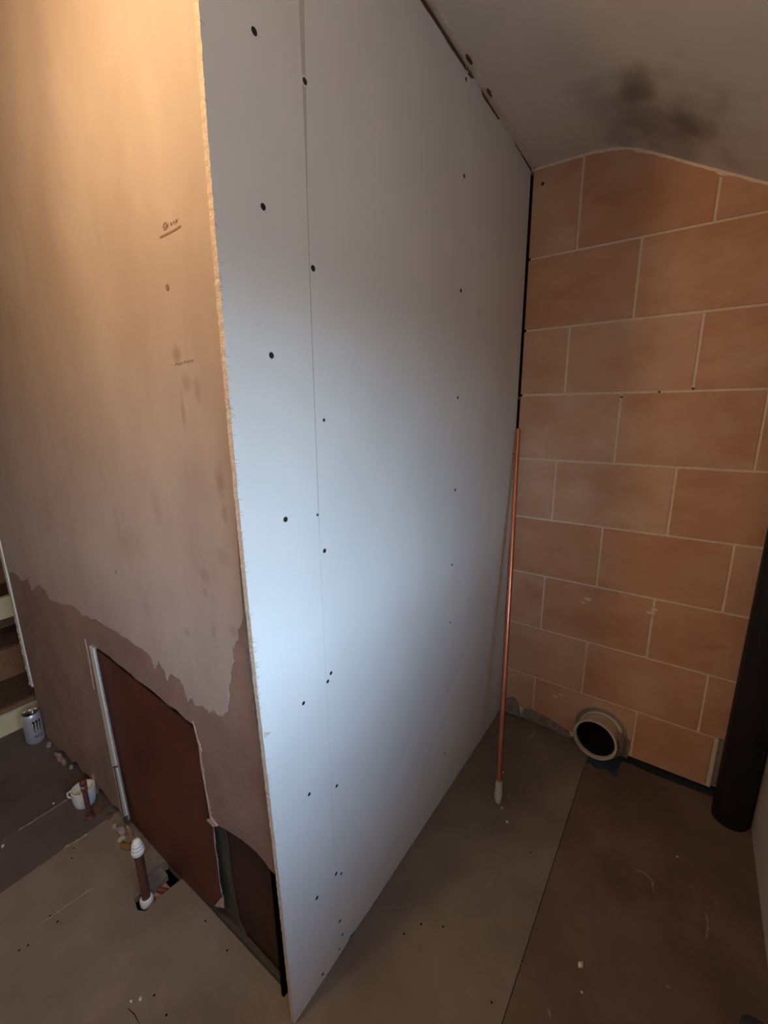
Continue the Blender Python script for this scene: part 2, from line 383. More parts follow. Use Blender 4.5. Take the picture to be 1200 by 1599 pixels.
# ---- plaster wall (left): undercoat base, pale skim coat above, opening at the bottom right
def P(px, py, y=YP): return ony(px, py, y)
TLp, TRp, MRp = P(143, 1004), P(304, 1133), P(330, 1283)
ZT = 2.5
foot = [(-2.372, .0), (-2.20, .0), (-2.12, .035), (-2.03, .02), (-1.98, .055), (-1.93, .03), (-1.86, .05), (-1.80, .02), (-1.74, .055), (-1.66, .03), (-1.60, .05), (-1.545, .02)]
low = [P(330, 1283), P(345, 1291), P(362, 1301), P(380, 1313), P(400, 1330), P(413, 1345), P(421, 1357)]
base_poly = [(-.655, ZT), (-2.372, ZT)] + foot + [(TLp.x-.01, TLp.z-.02), (TLp.x, TLp.z)]
n = 14
for i in range(1, n): q = TLp.lerp(TRp, i/n); base_poly.append((q.x, q.z+rnd.uniform(-.004, .004)))
base_poly += [(TRp.x, TRp.z), (TRp.x+.006, TRp.z-.05), (TRp.x+.002, TRp.z-.12), (TRp.x+.012, TRp.z-.2), (MRp.x-.006, MRp.z+.01)]
base_poly += [(q.x, q.z) for q in low] + [(-.684, low[-1].z-.002), (-.690, .612), (-.711, .95), (-.707, 1.2), (-.655, 1.36)]
wl = tag(obj('wall_left', slab([[(x, YP, z) for x, z in base_poly]], (0, .016, 0), side_mi=1), [M['undercoat'], M['plaster_edge']]), kind='structure', label='plastered wall, smooth pale skim above a darker pink undercoat band')
jag = [(0, 885), (12, 897), (22, 893), (35, 906), (44, 902), (50, 922), (60, 912), (72, 922), (78, 936), (100, 946), (112, 943), (130, 960), (150, 968), (175, 982), (200, 997), (222, 1012), (236, 1026), (243, 1046), (247, 1030), (257, 1047), (262, 1062), (267, 1050), (282, 1062), (288, 1072), (294, 1094), (300, 1086), (306, 1102), (318, 1101), (328, 1112), (335, 1108), (343, 1118), (349, 1119), (356, 1108), (359, 1092), (357, 1075), (362, 1062), (360, 1048), (366, 1035), (364, 1018), (372, 1000), (372, 985), (379, 968), (381, 950)]
jp = [P(*q) for q in jag]; sk = [(-.668, ZT), (-2.370, ZT), (-2.370, jp[0].z+.03)]
for a, b in zip(jp, jp[1:]):
    for k in range(3):
        q = a.lerp(b, k/3); sk.append((q.x+rnd.uniform(-.0025, .0025), q.z+rnd.uniform(-.005, .005)))
sk = [q for q in sk if q[0] >= -2.371]
obj('skim_coat', slab([[(x, YP, z) for x, z in sk]], (0, -.0016, 0)), M['skim'], wl)
YS = YP-.0016
# crumbled lip above the access panel and down its right edge
def rag_strip(bm, pts, y, wmin, wmax, th=.0015, seed=1, step=.006):
    rq = random.Random(seed); c = []
    for a, b in zip(pts, pts[1:]):
        n = max(1, int((b-a).length/step)); c += [a.lerp(b, i/n) for i in range(n)]
    c.append(pts[-1]); w_ = 0; L1, L2 = [], []
    for i, q in enumerate(c):
        w_ = .6*w_+.4*rq.uniform(wmin, wmax)*(1 if rq.random() < .8 else 2.2)
        L1.append((q.x-rq.uniform(0, .0008), y, q.z)); L2.append((q.x+w_, y, q.z+rq.uniform(-.001, .001)))
    slab([L1+L2[::-1]], (0, -th, 0), bm)
bm = bmesh.new()
def chips(bm, a, b, n, r, y, seed=1):
    rq = random.Random(seed)
    for i in range(n):
        q = a.lerp(b, rq.random()); s = r*rq.uniform(.5, 1.2)
        pts = [(q.x+s*rq.uniform(.5, 1)*math.cos(t), y, q.z+1.6*s*rq.uniform(.5, 1)*math.sin(t)) for t in [k*math.pi/3 for k in range(6)]]
        slab([pts], (0, -.003*rq.uniform(.5, 1.5), 0), bm)
rag_strip(bm, [TRp+Vector((-.006, 0, .012)), TRp+Vector((.010, 0, -.06)), TRp+Vector((.008, 0, -.12)), TRp+Vector((.014, 0, -.2)), Vector((MRp.x-.002, 0, MRp.z))], YP, .001, .009)
slab([[P(324, 1279), P(331, 1276), P(337, 1284), P(341, 1289), P(334, 1290), P(328, 1284)]], (0, -.003, 0), bm)
rag_strip(bm, [P(133, 998), P(139, 1030), P(147, 1075)], YP, .001, .006, .002, 3)
tag(obj('plaster_chips', bm, M['plaster_edge'], wl), kind='stuff')
# lath ends visible at the broken foot of the wall
for k, (x, z0, z1) in enumerate([(-1.545, .02, .27), (-1.80, .0, .09)]):
    obj('lath', bx((x-.006, YP-.006, z0), (x+.006, YP+.004, z1)), M['timber' if k else 'greenboard'], wl)
# void behind
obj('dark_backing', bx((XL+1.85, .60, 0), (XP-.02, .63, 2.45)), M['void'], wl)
obj('backing_board', slab([[(x, .530, z) for x, z in [(-.98, .015), (-.80, .004), (-.712, .0), (-.705, .2), (-.700, .6), (-.98, .6)]]], (0, .012, 0)), M['darkboard'], wl)
gb = [P(332, 1284, .525), P(342, 1288, .525), P(352, 1300, .525), P(357, 1330, .525), P(362, 1380, .525), P(374, 1440, .525), P(390, 1490, .525), P(378, 1478, .525), P(330, 1425, .525), P(320, 1330, .525)]
obj('stud_strip', slab([[(q.x, .524, max(q.z, .003)) for q in gb]], (0, .005, 0)), M['greenboard'], wl)
fl_ = [fpt(*q) for q in [(236, 1326), (290, 1385), (345, 1437), (400, 1500), (445, 1560)]]
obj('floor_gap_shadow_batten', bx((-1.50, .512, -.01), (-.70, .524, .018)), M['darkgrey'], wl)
# torn dark stuff: studs behind board in the gap at the corner
obj('stud', bx((-.690, .545, 0), (-.655, .595, 2.4)), M['darktimber'], wl)
# access panel
ap = [P(148, 1012, .507), P(303, 1138, .507), P(312, 1180, .507), P(320, 1240, .507), P(327, 1283, .507), P(333, 1290, .507), P(335, 1320, .507), P(339, 1345, .507), P(341, 1375, .507), P(346, 1400, .507), P(344, 1406, .507), P(336, 1415, .507), P(326, 1411, .507), P(270, 1358, .507), P(205, 1282, .507)]
acc = obj('access_panel', slab([[(q.x, .507, max(q.z, .004)) for q in ap]], (0, .005, 0)), M['redboard'], wl)
acc['label'] = 'red brown hardboard access panel with a torn right edge'
bm = bmesh.new()
tp = [P(333, 1291, .505), P(335, 1320, .505), P(339, 1345, .505), P(342, 1375, .505), P(346, 1398, .505)]
rag_strip(bm, tp, .5065, .0005, .005, .001, 4)
slab([[(q.x, .5065, q.z) for q in [P(335, 1415, .505), P(349, 1398, .505), P(350, 1418, .505)]]], (0, -.002, 0), bm)
tag(obj('torn_edge', bm, M['plaster_edge'], wl), kind='stuff')
# white trim strip in two lengths on the left of the panel
def strip(a, b, a2, b2, name, m, y=.4935, d=-.007):
    q = [P(*a, y), P(*b, y), P(*b2, y), P(*a2, y)]
    return obj(name, slab([[(v.x, y, v.z) for v in q]], (0, d, 0)), m, wl)
s1 = strip((141, 1008), (147, 1012), (177, 1196), (183, 1195), 'trim_strip', M['white'], d=-.004)
s2 = strip((178, 1199), (184, 1198), (193, 1276), (200, 1272), 'trim_strip', M['white'], d=-.004)
# pencil writing
def stroke(pts, wd=.0022, y=YS):
    bm = bmesh.new(); q = [P(px, py, y) for px, py in pts]; l1, l2 = [], []
    for i, p in enumerate(q):
        t = (q[min(i+1, len(q)-1)]-q[max(i-1, 0)]).normalized(); n_v = Vector((-t.z, 0, t.x))*wd/2
        l1.append(bm.verts.new(p+n_v+Vector((0, -.0006, 0)))); l2.append(bm.verts.new(p-n_v+Vector((0, -.0006, 0))))
    for i in range(len(q)-1): bm.faces.new([l1[i], l1[i+1], l2[i+1], l2[i]])
    return bm
def join(bms):
    r = bmesh.new()
    for b in bms:
        me = bpy.data.meshes.new('t'); b.to_mesh(me); b.free(); r.from_mesh(me); bpy.data.meshes.remove(me)
    return r
obj('pencil_mark', join([stroke([(250, 371), (262, 365), (272, 360), (283, 353)], .0035), stroke([(260, 347), (256, 350), (255, 355), (257, 359), (260, 358), (259, 354), (256, 355)]),
    stroke([(259, 350), (263, 355)]), stroke([(263, 349), (260, 357)]), stroke([(269, 348), (267, 348), (267, 351), (270, 350)]), stroke([(271, 347), (273, 350), (273, 346), (271, 347)]), stroke([(275, 345), (275, 348), (277, 344), (275, 344)], .003), stroke([(278, 342), (276, 346)], .003)]), M['pencil'], wl)
obj('pencil_mark', join([stroke([(274, 571), (275, 568), (278, 567), (280, 570), (282, 568)]), stroke([(283, 569), (284, 565), (286, 568)]), stroke([(288, 567), (288, 563), (290, 567), (291, 563)]), stroke([(293, 567), (293, 563), (295, 566), (296, 562)]), stroke([(298, 566), (299, 562), (301, 565), (303, 561)])], ), M['pencil'], wl)
p = P(262, 449, YS); obj('fixing_hole', lathe([(0, 0), (.006, 0), (.0055, .0012), (0, .0012)], p, (0, -1, 0), 10), M['pencil'], wl)
p = P(182, 893, YS); obj('fixing_hole', lathe([(0, 0), (.005, 0), (.0045, .0012), (0, .0012)], p, (0, -1, 0), 10), M['pencil'], wl)
# corner bead at the left end of the wall
cb = [P(0, 858, .49), P(8, 885, .49), P(30, 985, .49), P(52, 1073, .49), P(44, 1076, .49), P(22, 1000, .49), P(0, 905, .49)]
zt = 2.42
o = tag(obj('trim_1', slab([[(q.x, .489, q.z) for q in [Vector((-2.372, 0, zt)), Vector((-2.372, 0, .26)), Vector((-2.405, 0, .26)), Vector((-2.405, 0, zt))]]], (0, .024, 0)), M['white']), kind='structure', label='flaking white edge strip at the left end of the plastered wall')
bm = bmesh.new(); box(bm, (-2.425, .50, .24), (-2.402, .60, zt))
obj('edge_board', bm, M['darktimber'], o)
bm = bmesh.new(); chips(bm, Vector((-2.388, 0, .27)), Vector((-2.388, 0, .62)), 26, .007, .4885, 9)
tag(obj('paint_flakes', bm, M['plaster_edge'], o), kind='stuff')

# ---- plasterboard partition (centre)
wc = tag(empty('wall_center', (XP, 1.1, 0)), kind='structure', label='new pale grey plasterboard partition with black screw heads')
edge = [(.466, 2.440), (.464, 2.053), (.459, 1.87), (.457, 1.687), (.4555, 1.45), (.456, 1.207), (.460, .95), (.469, .612), (.475, .30), (.480, .002)]
rnd2 = random.Random(11)
ed = []
for (y0, z0), (y1, z1) in zip(edge, edge[1:]):
    n = int(abs(z1-z0)/.007)
    for i in range(n):
        t = i/n; ed.append((y0+(y1-y0)*t+rnd2.uniform(-.0006, .0006), z0+(z1-z0)*t))
ed.append((.480, .002))
def ctop(y): return 2.387+lift(y)
seamL = [(.650, .002), (.6495, 1.20), (.6505, 1.27), (.655, 1.6), (.664, 2.17), (.668, 2.43)]
seamR = [(.6504, .002), (.6499, 1.20), (.6517, 1.27), (.6563, 1.6), (.6655, 2.17), (.6697, 2.43)]
nar = [(y, z) for y, z in ed] + seamL
topg = .013
wid = seamR[:]
n = 60
ytp = []
for i in range(n+1):
    y = .6697+(1.884-.6697)*i/n
    g_ = topg*(.4+.6*abs(math.sin(3.1*y+1)))+rnd2.uniform(0, .003)
    if 1.34 < y < 1.40 or 1.55 < y < 1.7: g_ = .001
    ytp.append((y, ctop(y)-g_))
wid = seamR[:-1]+ytp+[(1.884, 1.40), (1.888, 1.39), (1.888, .9), (1.884, .89), (1.884, .50), (1.889, .49), (1.892, .003)]
bot = [(1.6, .002), (1.2, .003), (.80, .002), (.72, .006), (.70, .014), (.69, .004)]
wid += bot
sh1 = obj('plasterboard_sheet', slab([[(XP, y, z) for y, z in nar]], (-.0125, 0, 0), side_mi=1), [M['paper'], M['gypsum']], wc, base=(XP, .56, 0))
sh1['label'] = 'narrow plasterboard strip with rough cut outer edge'
sh2 = obj('plasterboard_sheet', slab([[(XP, y, z) for y, z in wid]], (-.0125, 0, 0), side_mi=1), [M['paper'], M['gypsum']], wc, base=(XP, 1.2, 0))
sh2['label'] = 'wide plasterboard sheet'
obj('stud', bx((XP-.06, .60, 0), (XP-.0135, .70, 2.385)), M['void'], wc)
obj('stud', bx((XP-.06, 1.84, 0), (XP-.0135, 1.943, 2.385)), M['void'], wc)
obj('backing_panel', bx((XP-.07, .50, 0), (XP-.062, 1.943, 2.385)), M['void'], wc)
# paper torn along the cut edge
bm = bmesh.new()
for i in range(150):
    z = rnd2.uniform(.05, 2.3); 
    if rnd2.random() < .5: z = rnd2.choice([.78, 1.05, 1.30, 1.45, 1.72, .95])+rnd2.gauss(0, .05)
    y = min((abs(zz-z), yy) for yy, zz in ed)[1]; l = rnd2.uniform(.003, .010); hh = rnd2.uniform(.001, .003)
    a = Vector((XP+.0002, y-.001, z)); b = Vector((XP+.0012, y+l, z+rnd2.uniform(-.004, .004))); c_ = Vector((XP+.0002, y-.001, z+hh))
    bm.faces.new([bm.verts.new(q) for q in (a, b, c_)])
for px, py in [(415, 1148)]:
    q = onx(px, py, XP)
    bm.faces.new([bm.verts.new(v) for v in (q+Vector((.0005, -.004, .008)), q+Vector((.002, .013, -.001)), q+Vector((.0005, -.004, -.005)))])
tag(obj('torn_paper', bm, M['gypsum'], wc), kind='stuff')
tpq = [(2.43, .6645, .682), (2.17, .6620, .674), (2.0, .6610, .668), (1.90, .6600, .6625)]
tape = obj('joint_filler', slab([[(XP, a_, z_) for z_, a_, b_ in tpq]+[(XP, b_, z_) for z_, a_, b_ in tpq[::-1]]], (.0004, 0, 0)), M['jointfill'], wc)
# screws
scr = [(397, 49, 1), (476, 127, 1.1), (411, 323, 1.1), (489, 419, 1.15), (424, 555, 1.1), (506, 656, .7), (446, 811, 1.1), (496, 804, .6), (507, 860, 1), (517, 1051, .9), (512, 1064, .9), (474, 1098, .9),
       (526, 1227, .9), (483, 1240, .9), (525, 1364, 1), (533, 1364, .8), (495, 1402, 1), (531, 1438, .9), (535, 1459, .7), (504, 1521, .8), (530, 1482, .6),
       (730, 108, 1), (728, 124, 1), (725, 275, 1.1), (720, 454, 1.1), (715, 621, 1), (711, 765, 1), (706, 882, .9), (703, 972, .7), (699, 1078, .5), (695, 1176, .8),
       (829, 370, .9), (811, 622, .8), (802, 709, .9)]
h0 = d0 = None
for px, py, s in scr:
    q = onx(px, py, XP)
    if h0 is None:
        bm = lathe([(.0, .0006), (.0036, .0006), (.0050, .0012), (.0058, .0004), (.0060, 0)], q, (1, 0, 0), 14, mis=[0, 0, 0, 0])
        h0 = obj('screw', bm, M['screw'], wc, base=q)
        bm = lathe([(.0058, .0004), (.0080, .0008), (.0092, .0001)], q, (1, 0, 0), 14)
        d0 = obj('torn_ring', bm, M['dimple'], h0)
        d0.data.materials[0] = M['paper']
        h0.scale = (1, s, s)
    else:
        c_ = h0.copy(); C.objects.link(c_); c_.parent = wc; c_.location = q-Vector(wc.location); c_.scale = (1, s*.88, s*.88)
        d_ = d0.copy(); C.objects.link(d_); d_.parent = c_
# filler / cove between partition and ceiling
bm = bmesh.new(); L = []
n = 150
for i in range(n+1):
    y = -.2+(1.892+.2)*i/n; 
    if y < .45: continue
    z = ctop(y); wv = .020+.004*math.sin(9*y)+rnd2.uniform(-.002, .002); 
    if 1.25 < y < 1.29 or 1.40 < y < 1.43: wv *= .45
    L.append([bm.verts.new(v) for v in ((XP-.001, y, z+.004), (XP-.001, y, z-.001), (XP+.004, y, z-.003), (XP+wv, y, z-.004), (XP+wv, y, z+.004))])
for a, b in zip(L, L[1:]):
    for k in range(5): bm.faces.new([a[k], a[(k+1) % 5], b[(k+1) % 5], b[k]])
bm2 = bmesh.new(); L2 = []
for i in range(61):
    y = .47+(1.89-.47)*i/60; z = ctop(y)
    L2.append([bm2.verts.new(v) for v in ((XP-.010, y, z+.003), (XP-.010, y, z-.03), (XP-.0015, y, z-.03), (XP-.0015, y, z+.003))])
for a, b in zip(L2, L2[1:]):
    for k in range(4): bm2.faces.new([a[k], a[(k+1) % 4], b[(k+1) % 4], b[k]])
obj('gap_shade_strip', bm2, M['darktimber'], wc)  # added dark strip, its colour stands in for shade in the gap above the board
o = tag(obj('trim_2', bm, M['cove'], smooth=True), kind='structure', label='rough filler line between the plasterboard and the ceiling')
for px, py in [(735, 92), (765, 141)]:
    q = onz(px, py, ctop(1.3)-.003)
    obj('filler_gap', slab([[(XP+.016+.004*math.cos(t)*(1+.3*math.sin(5*t)), q.y+.020*math.sin(t), ctop(q.y)-.0055) for t in [k*math.pi/5 for k in range(10)]]], (0, 0, .004)), M['darktimber'], o)

# ---- right wall with the window that lights the room
wr = bmesh.new(); TH = .44
for a, b in (((XR, YF-.1, -.05), (XR+TH, WY0, 2.02)), ((XR, WY1, -.05), (XR+TH, YE, 2.02)), ((XR, WY0, -.05), (XR+TH, WY1, WZ0)), ((XR, WY0, WZ1), (XR+TH, WY1, 2.02))): box(wr, a, b)
wr = tag(obj('wall_right', wr, M['rightwall']), kind='structure', label='grey plastered right wall at the edge of the picture')
q = onx(1193, 1547, XR); obj('fixing_hole', lathe([(0, 0), (.003, 0), (.0028, .001), (0, .001)], q, (-1, 0, 0), 8), M['screw'], wr)
wn = tag(empty('window_1', (XR+.3, (WY0+WY1)/2, WZ0)), kind='structure', label='white framed window in the right wall beside the camera')
bm = bmesh.new(); f_ = .04
for a, b in (((XR+.37, WY0, WZ0), (XR+.42, WY1, WZ0+f_)), ((XR+.37, WY0, WZ1-f_), (XR+.42, WY1, WZ1)), ((XR+.37, WY0, WZ0), (XR+.42, WY0+f_, WZ1)), ((XR+.37, WY1-f_, WZ0), (XR+.42, WY1, WZ1))): box(bm, a, b)
obj('window_frame', bm, M['white'], wn)
obj('window_sill', bx((XR-.02, WY0, WZ0), (XR+.37, WY1, WZ0+.018)), M['white'], wn)
# remaining shell
tag(obj('wall_behind', bx((XL-.1, YF-.1, -.05), (XR+.01, YF, 2.5)), M['cove']), kind='structure', label='plain plastered wall behind the camera')
tag(obj('wall_far_left', bx((XL-.1, YF, -.05), (XL, YE, 2.5)), M['darktimber']), kind='structure', label='dark wall at the far end of the stairs')
tag(obj('wall_stairs', bx((XL, 1.05, -.05), (-2.36, 1.10, 2.45)), M['darktimber']), kind='structure', label='dark wall beyond the steps at the left edge')

# ------------------------------------------------------------------ things
# steps at the left edge
st = tag(empty('staircase', (-2.9, .4, 0)), 'brown steps with a cream riser at the left edge beside the drinks can', 'stairs')
for k in range(4):
    x1 = -2.515-k*.27; x0 = x1-.30; z0 = k*.165; z1 = z0+.123 if k == 0 else z0+.12
    z1 = .118+k*.175; zb = 0 if k == 0 else .118+(k-1)*.175+.022
    obj('riser', bx((x1-.02, -.5, zb), (x1, 1.04, z1)), M['creamwood' if k == 0 else 'nosing'], st)
    obj('tread', bx((x0-.0, -.5, z1), (x1+.012, 1.04, z1+.022)), [M['nosing']], st)
    obj('carpet', bx((x0+.022, -.5, z1+.022), (x1-.0, 1.04, z1+.03)), M['carpet'], st)
q = onx(6, 947, -2.80)
obj('cream_block', bx((-2.82, q.y-.12, q.z-.06), (-2.785, q.y+.03, q.z+.05)), M['creamwood'], st)

# drinks can
cx, cy = -2.352, .458
R0, H0 = .036, .155
can = tag(empty('drinks_can', (cx, cy, 0)), 'silver grey drinks can with a black three stroke claw mark, standing by the step', 'can')
obj('can_body', lathe([(0, .004), (R0*.72, .004), (R0*.78, 0), (R0*.95, .008), (R0, .014), (R0, H0-.018), (R0*.93, H0-.009), (R0*.84, H0-.003)], (cx, cy, 0), n=32), M['canbody'], can, smooth=True)
lid = obj('can_lid', lathe([(R0*.84, H0-.003), (R0*.86, H0), (R0*.82, H0), (R0*.78, H0-.005), (0, H0-.005)], (cx, cy, 0), n=32), M['canend'], can, smooth=True)
obj('can_opening', lathe([(0, 0), (.012, 0), (.011, .001), (0, .001)], (cx+.008, cy-.012, H0-.005), n=16), M['inside'], can)
obj('ring_pull', lathe([(.006, 0), (.010, 0), (.010, .0015), (.006, .0015), (.006, 0)], (cx-.006, cy+.010, H0-.004), n=16), M['canend'], can)
def onc(a, z, r=R0+.0006): return Vector((cx+r*math.cos(a), cy+r*math.sin(a), z))
A0 = math.atan2(-cy, -cx) + .38
def cpoly(bm, pts):  # (angle offset in mm, z) polygon wrapped on the can
    bm.faces.new([bm.verts.new(onc(A0+u/ (R0*1000), z)) for u, z in pts])
def claw(bm, u, ln, flip=1):
    ztop_ = .122; n = 8
    cen = [(u+1.6*math.sin(i*.9), ztop_-ln*i/n, 6.0*(1-i/n)**.7*(1+.2*math.sin(i*2.1))+.5) for i in range(n+1)]
    for (a, za, wa), (b, zb, wb_) in zip(cen, cen[1:]): cpoly(bm, [(a-wa/2, za), (a+wa/2, za), (b+wb_/2, zb), (b-wb_/2, zb)])
    cpoly(bm, [(u-6.5, ztop_-.005), (u-2.2, ztop_+.002), (u+2.2, ztop_), (u-1.5, ztop_-.009)])
bm = bmesh.new(); claw(bm, -11, .062); claw(bm, .5, .054); claw(bm, 12, .064)
obj('claw_mark', bm, M['canprint'], can)
def glyph(bm, u, z, segs, h=.0075, wd=4.2):
    for (x0, y0, x1, y1) in segs:
        a = Vector((u+x0*wd, z+y0*h)); b = Vector((u+x1*wd, z+y1*h)); t = Vector((b.x-a.x, (b.y-a.y)*1000)); 
        nn = Vector((-t.y, t.x)).normalized()*.6
        cpoly(bm, [(a.x+nn.x, a.y+nn.y/1000), (b.x+nn.x, b.y+nn.y/1000), (b.x-nn.x, b.y-nn.y/1000), (a.x-nn.x, a.y-nn.y/1000)])
GL = {'M': [(0,0,0,1),(0,1,.4,.3),(.4,.3,.8,1),(.8,1,.8,0)], 'O': [(0,0,0,1),(0,1,.8,1),(.8,1,.8,0),(.8,0,0,0)], 'N': [(0,0,0,1),(0,1,.8,0),(.8,0,.8,1)], 'S': [(.8,1,0,1),(0,1,0,.5),(0,.5,.8,.5),(.8,.5,.8,0),(.8,0,0,0)],
      'T': [(0,1,.8,1),(.4,1,.4,0)], 'E': [(.8,1,0,1),(0,1,0,0),(0,0,.8,0),(0,.5,.6,.5)], 'R': [(0,0,0,1),(0,1,.8,1),(.8,1,.8,.5),(.8,.5,0,.5),(.3,.5,.8,0)]}
bm = bmesh.new()
for i, ch in enumerate('MONSTER'): glyph(bm, -17+i*5.0, .040, GL[ch])
obj('can_lettering', bm, M['canprint'], can)
bm = bmesh.new(); cpoly(bm, [(-12, .034), (12, .034), (12, .036), (-12, .036)]); cpoly(bm, [(-9, .028), (9, .028), (9, .0295), (-9, .0295)])
obj('can_small_print', bm, M['canprint2'], can)

# mug
mx, my = -1.788, .450; RM, HM = .040, .070
mug = tag(empty('mug', (mx, my, 0)), 'small white mug standing behind a short brown pipe by the wall foot', 'mug')
obj('mug_body', lathe([(0, .0), (RM*.82, .0), (RM*.9, .008), (RM, .03), (RM, HM), (RM*.93, HM), (RM*.92, .03), (RM*.8, .008), (0, .007)], (mx, my, 0), n=32), M['whiteplastic'], mug, smooth=True)
dv = Vector((-.80, -.60, 0)).normalized()
obj('mug_handle', tube([Vector((mx, my, 0))+dv*(RM-.003+q)+Vector((0, 0, z)) for q, z in [(0, .050), (.014, .054), (.026, .045), (.027, .030), (.016, .021), (0, .024)]], .0035, 10), M['whiteplastic'], mug, smooth=True)
# pipe stub in front of the mug
px_, py_ = -1.700, .432
ps = tag(empty('pipe_stub', (px_, py_, 0)), 'short brown pipe stub with a valve end, standing in front of the white mug', 'pipe')
obj('pipe', tube([(px_, py_, 0), (px_, py_, .132)], .0085), M['oldcopper'], ps, smooth=True)
ZN = .128
obj('compression_nut', lathe([(0, ZN), (.012, ZN), (.013, ZN+.004), (.013, ZN+.015), (.011, ZN+.019), (0, ZN+.019)], (px_, py_, 0), n=6), M['chrome'], ps)
obj('pipe_cap', lathe([(0, ZN+.019), (.010, ZN+.019), (.012, ZN+.027), (.011, ZN+.036), (.006, ZN+.040), (0, ZN+.040)], (px_, py_, 0), n=16), M['oldcopper'], ps, smooth=True)
obj('floor_flange', lathe([(0, 0), (.016, 0), (.014, .007), (.009, .010), (0, .010)], (px_, py_, 0), n=16), M['oldcopper'], ps, smooth=True)
q = onz(165, 1258)
o = tag(obj('timber_offcut', slab([[onz(*c_, 0) for c_ in [(149, 1276), (146, 1266), (163, 1247), (172, 1243), (178, 1250), (170, 1258)]]], (0, 0, .014)), M['darktimber'], base=q), 'thin dark timber offcut on the floor beside the white mug', 'offcut')

# capped pipe in the floor slot
q = onz(229, 1404); cx2, cy2 = q.x, q.y; HP = .205
cp = tag(empty('capped_pipe', (cx2, cy2, -.1)), 'upright copper pipe with a ribbed white cap rising from the floor slot', 'pipe')
obj('pipe', tube([(cx2, cy2, -.10), (cx2, cy2, HP)], .0125, 20), M['oldcopper'], cp, smooth=True)
pr = [(0, HP-.02), (.017, HP-.02), (.0185, HP-.015)]
for k in range(3): z = HP-.012+k*.011; pr += [(.0185-k*.002, z), (.0185-k*.002, z+.006), (.0165-k*.002, z+.008), (.0165-k*.002, z+.010)]
pr += [(.011, HP+.026), (.006, HP+.030), (0, HP+.030)]
obj('cap', lathe(pr, (cx2, cy2, 0), n=24), M['whiteplastic'], cp, smooth=True)
obj('collar', lathe([(.0127, -.015), (.019, -.015), (.0195, .004), (.017, .009), (.0127, .010)], (cx2, cy2, 0), n=24), M['whiteplastic'], cp, smooth=True)

# debris along the wall foot
dd = [((104, 1152), (.016, .011, .016), 'brownrubble'), ((118, 1168), (.022, .012, .018), 'brownrubble'), ((126, 1178), (.018, .012, .018), 'brownrubble'), ((108, 1180), (.016, .011, .012), 'brownrubble'), ((92, 1140), (.012, .008, .014), 'brownrubble'), ((131, 1190), (.010, .008, .012), 'mortar')]
lbl = ['pale lump of broken plaster nearest the can end of the wall foot', 'largest pale plaster lump at the wall foot between can and mug', 'plaster lump against the wall just left of the mug pipe', 'pale flat plaster fragment lying out from the wall between can and mug', 'small plaster fragment close beside the drinks can', 'small grey mortar lump just behind the mug pipe']
for k, (c_, r_, mm) in enumerate(dd):
    p = onz(*c_); p.y = min(p.y, YP-r_[1]*1.5)
    tag(obj('plaster_lump', lump(p, r_, 20+k, 2), M[mm], base=p), lbl[k], 'rubble', 'plaster rubble at the wall foot')
# grey mortar slab and bits between mug and slot
o = tag(obj('mortar_slab', slab([[onz(*c_) for c_ in [(215, 1300), (224, 1291), (238, 1305), (252, 1328), (264, 1345), (255, 1352), (240, 1361), (229, 1372), (222, 1345)]]], (0, 0, .010)), M['darkmortar'], base=onz(235, 1330)), 'flat grey mortar slab on the floor behind the capped pipe', 'rubble')
bl_ = [((181, 1293), (.014, .01, .010), 'mortar', 'dark crumb of rubble on the floor below the white strip'), ((190, 1312), (.012, .012, .008), 'plaster_edge', 'pale crumb left of the white pipe cap'), ((204, 1290), (.022, .014, .014), 'mortar', 'grey rubble lump under the bottom end of the white strip'),
       ((221, 1290), (.016, .008, .03), 'timber', 'upright pale splinter lump behind the white pipe cap'), ((172, 1276), (.012, .01, .008), 'darktimber', 'small brown crumb between mug and capped pipe')]
for k, (c_, r_, mm, l_) in enumerate(bl_):
    p = onz(*c_); p.y = min(p.y, YP-r_[1]*1.5)
    tag(obj('rubble', lump(p, r_, 40+k, 2), M[mm], base=p), l_, 'rubble', 'rubble between mug and capped pipe')
vp = onz(198, 1326)
vv = tag(empty('brass_fitting', vp), 'small brass pipe fitting lying on the floor left of the capped pipe', 'fitting')
obj('fitting_body', tube([vp+Vector((-.020, -.006, .011)), vp+Vector((.018, .010, .011))], .010, 8), M['brass'], vv)
obj('fitting_end', tube([vp+Vector((.018, .010, .011)), vp+Vector((.032, .016, .011))], .007, 12), M['oldcopper'], vv)
vt = onz(190, 1311, .012)
# copper pipe leaning in the corner
a = onz(778, 1252); b = Vector((XP+.016, 1.868, 1.411))
lp = tag(empty('leaning_pipe', a), 'long bright copper pipe leaning in the alcove corner', 'pipe')
n = 12
t_ = (b-a).normalized()
obj('pipe', tube([a+Vector((0, 0, .006)) + (b-a)*(i/n) - Vector((0, 0, .006*i/n)) for i in range(n+1)], .0098, 20), M['copper'], lp, smooth=True)
bm = lump(a, (.014, .010, .014), 5, 2, .3); 
bm2 = tube([a+t_*.01, a+t_*.03, a+t_*.05, a+t_*.065, a+t_*.085], [.013, .0155, .0125, .014, .0105], 12)
pl_ = obj('plaster_blob', join([bm, bm2]), M['white'], lp, smooth=True)
pl_['label'] = 'lump of white plaster stuck on the foot of the pipe'
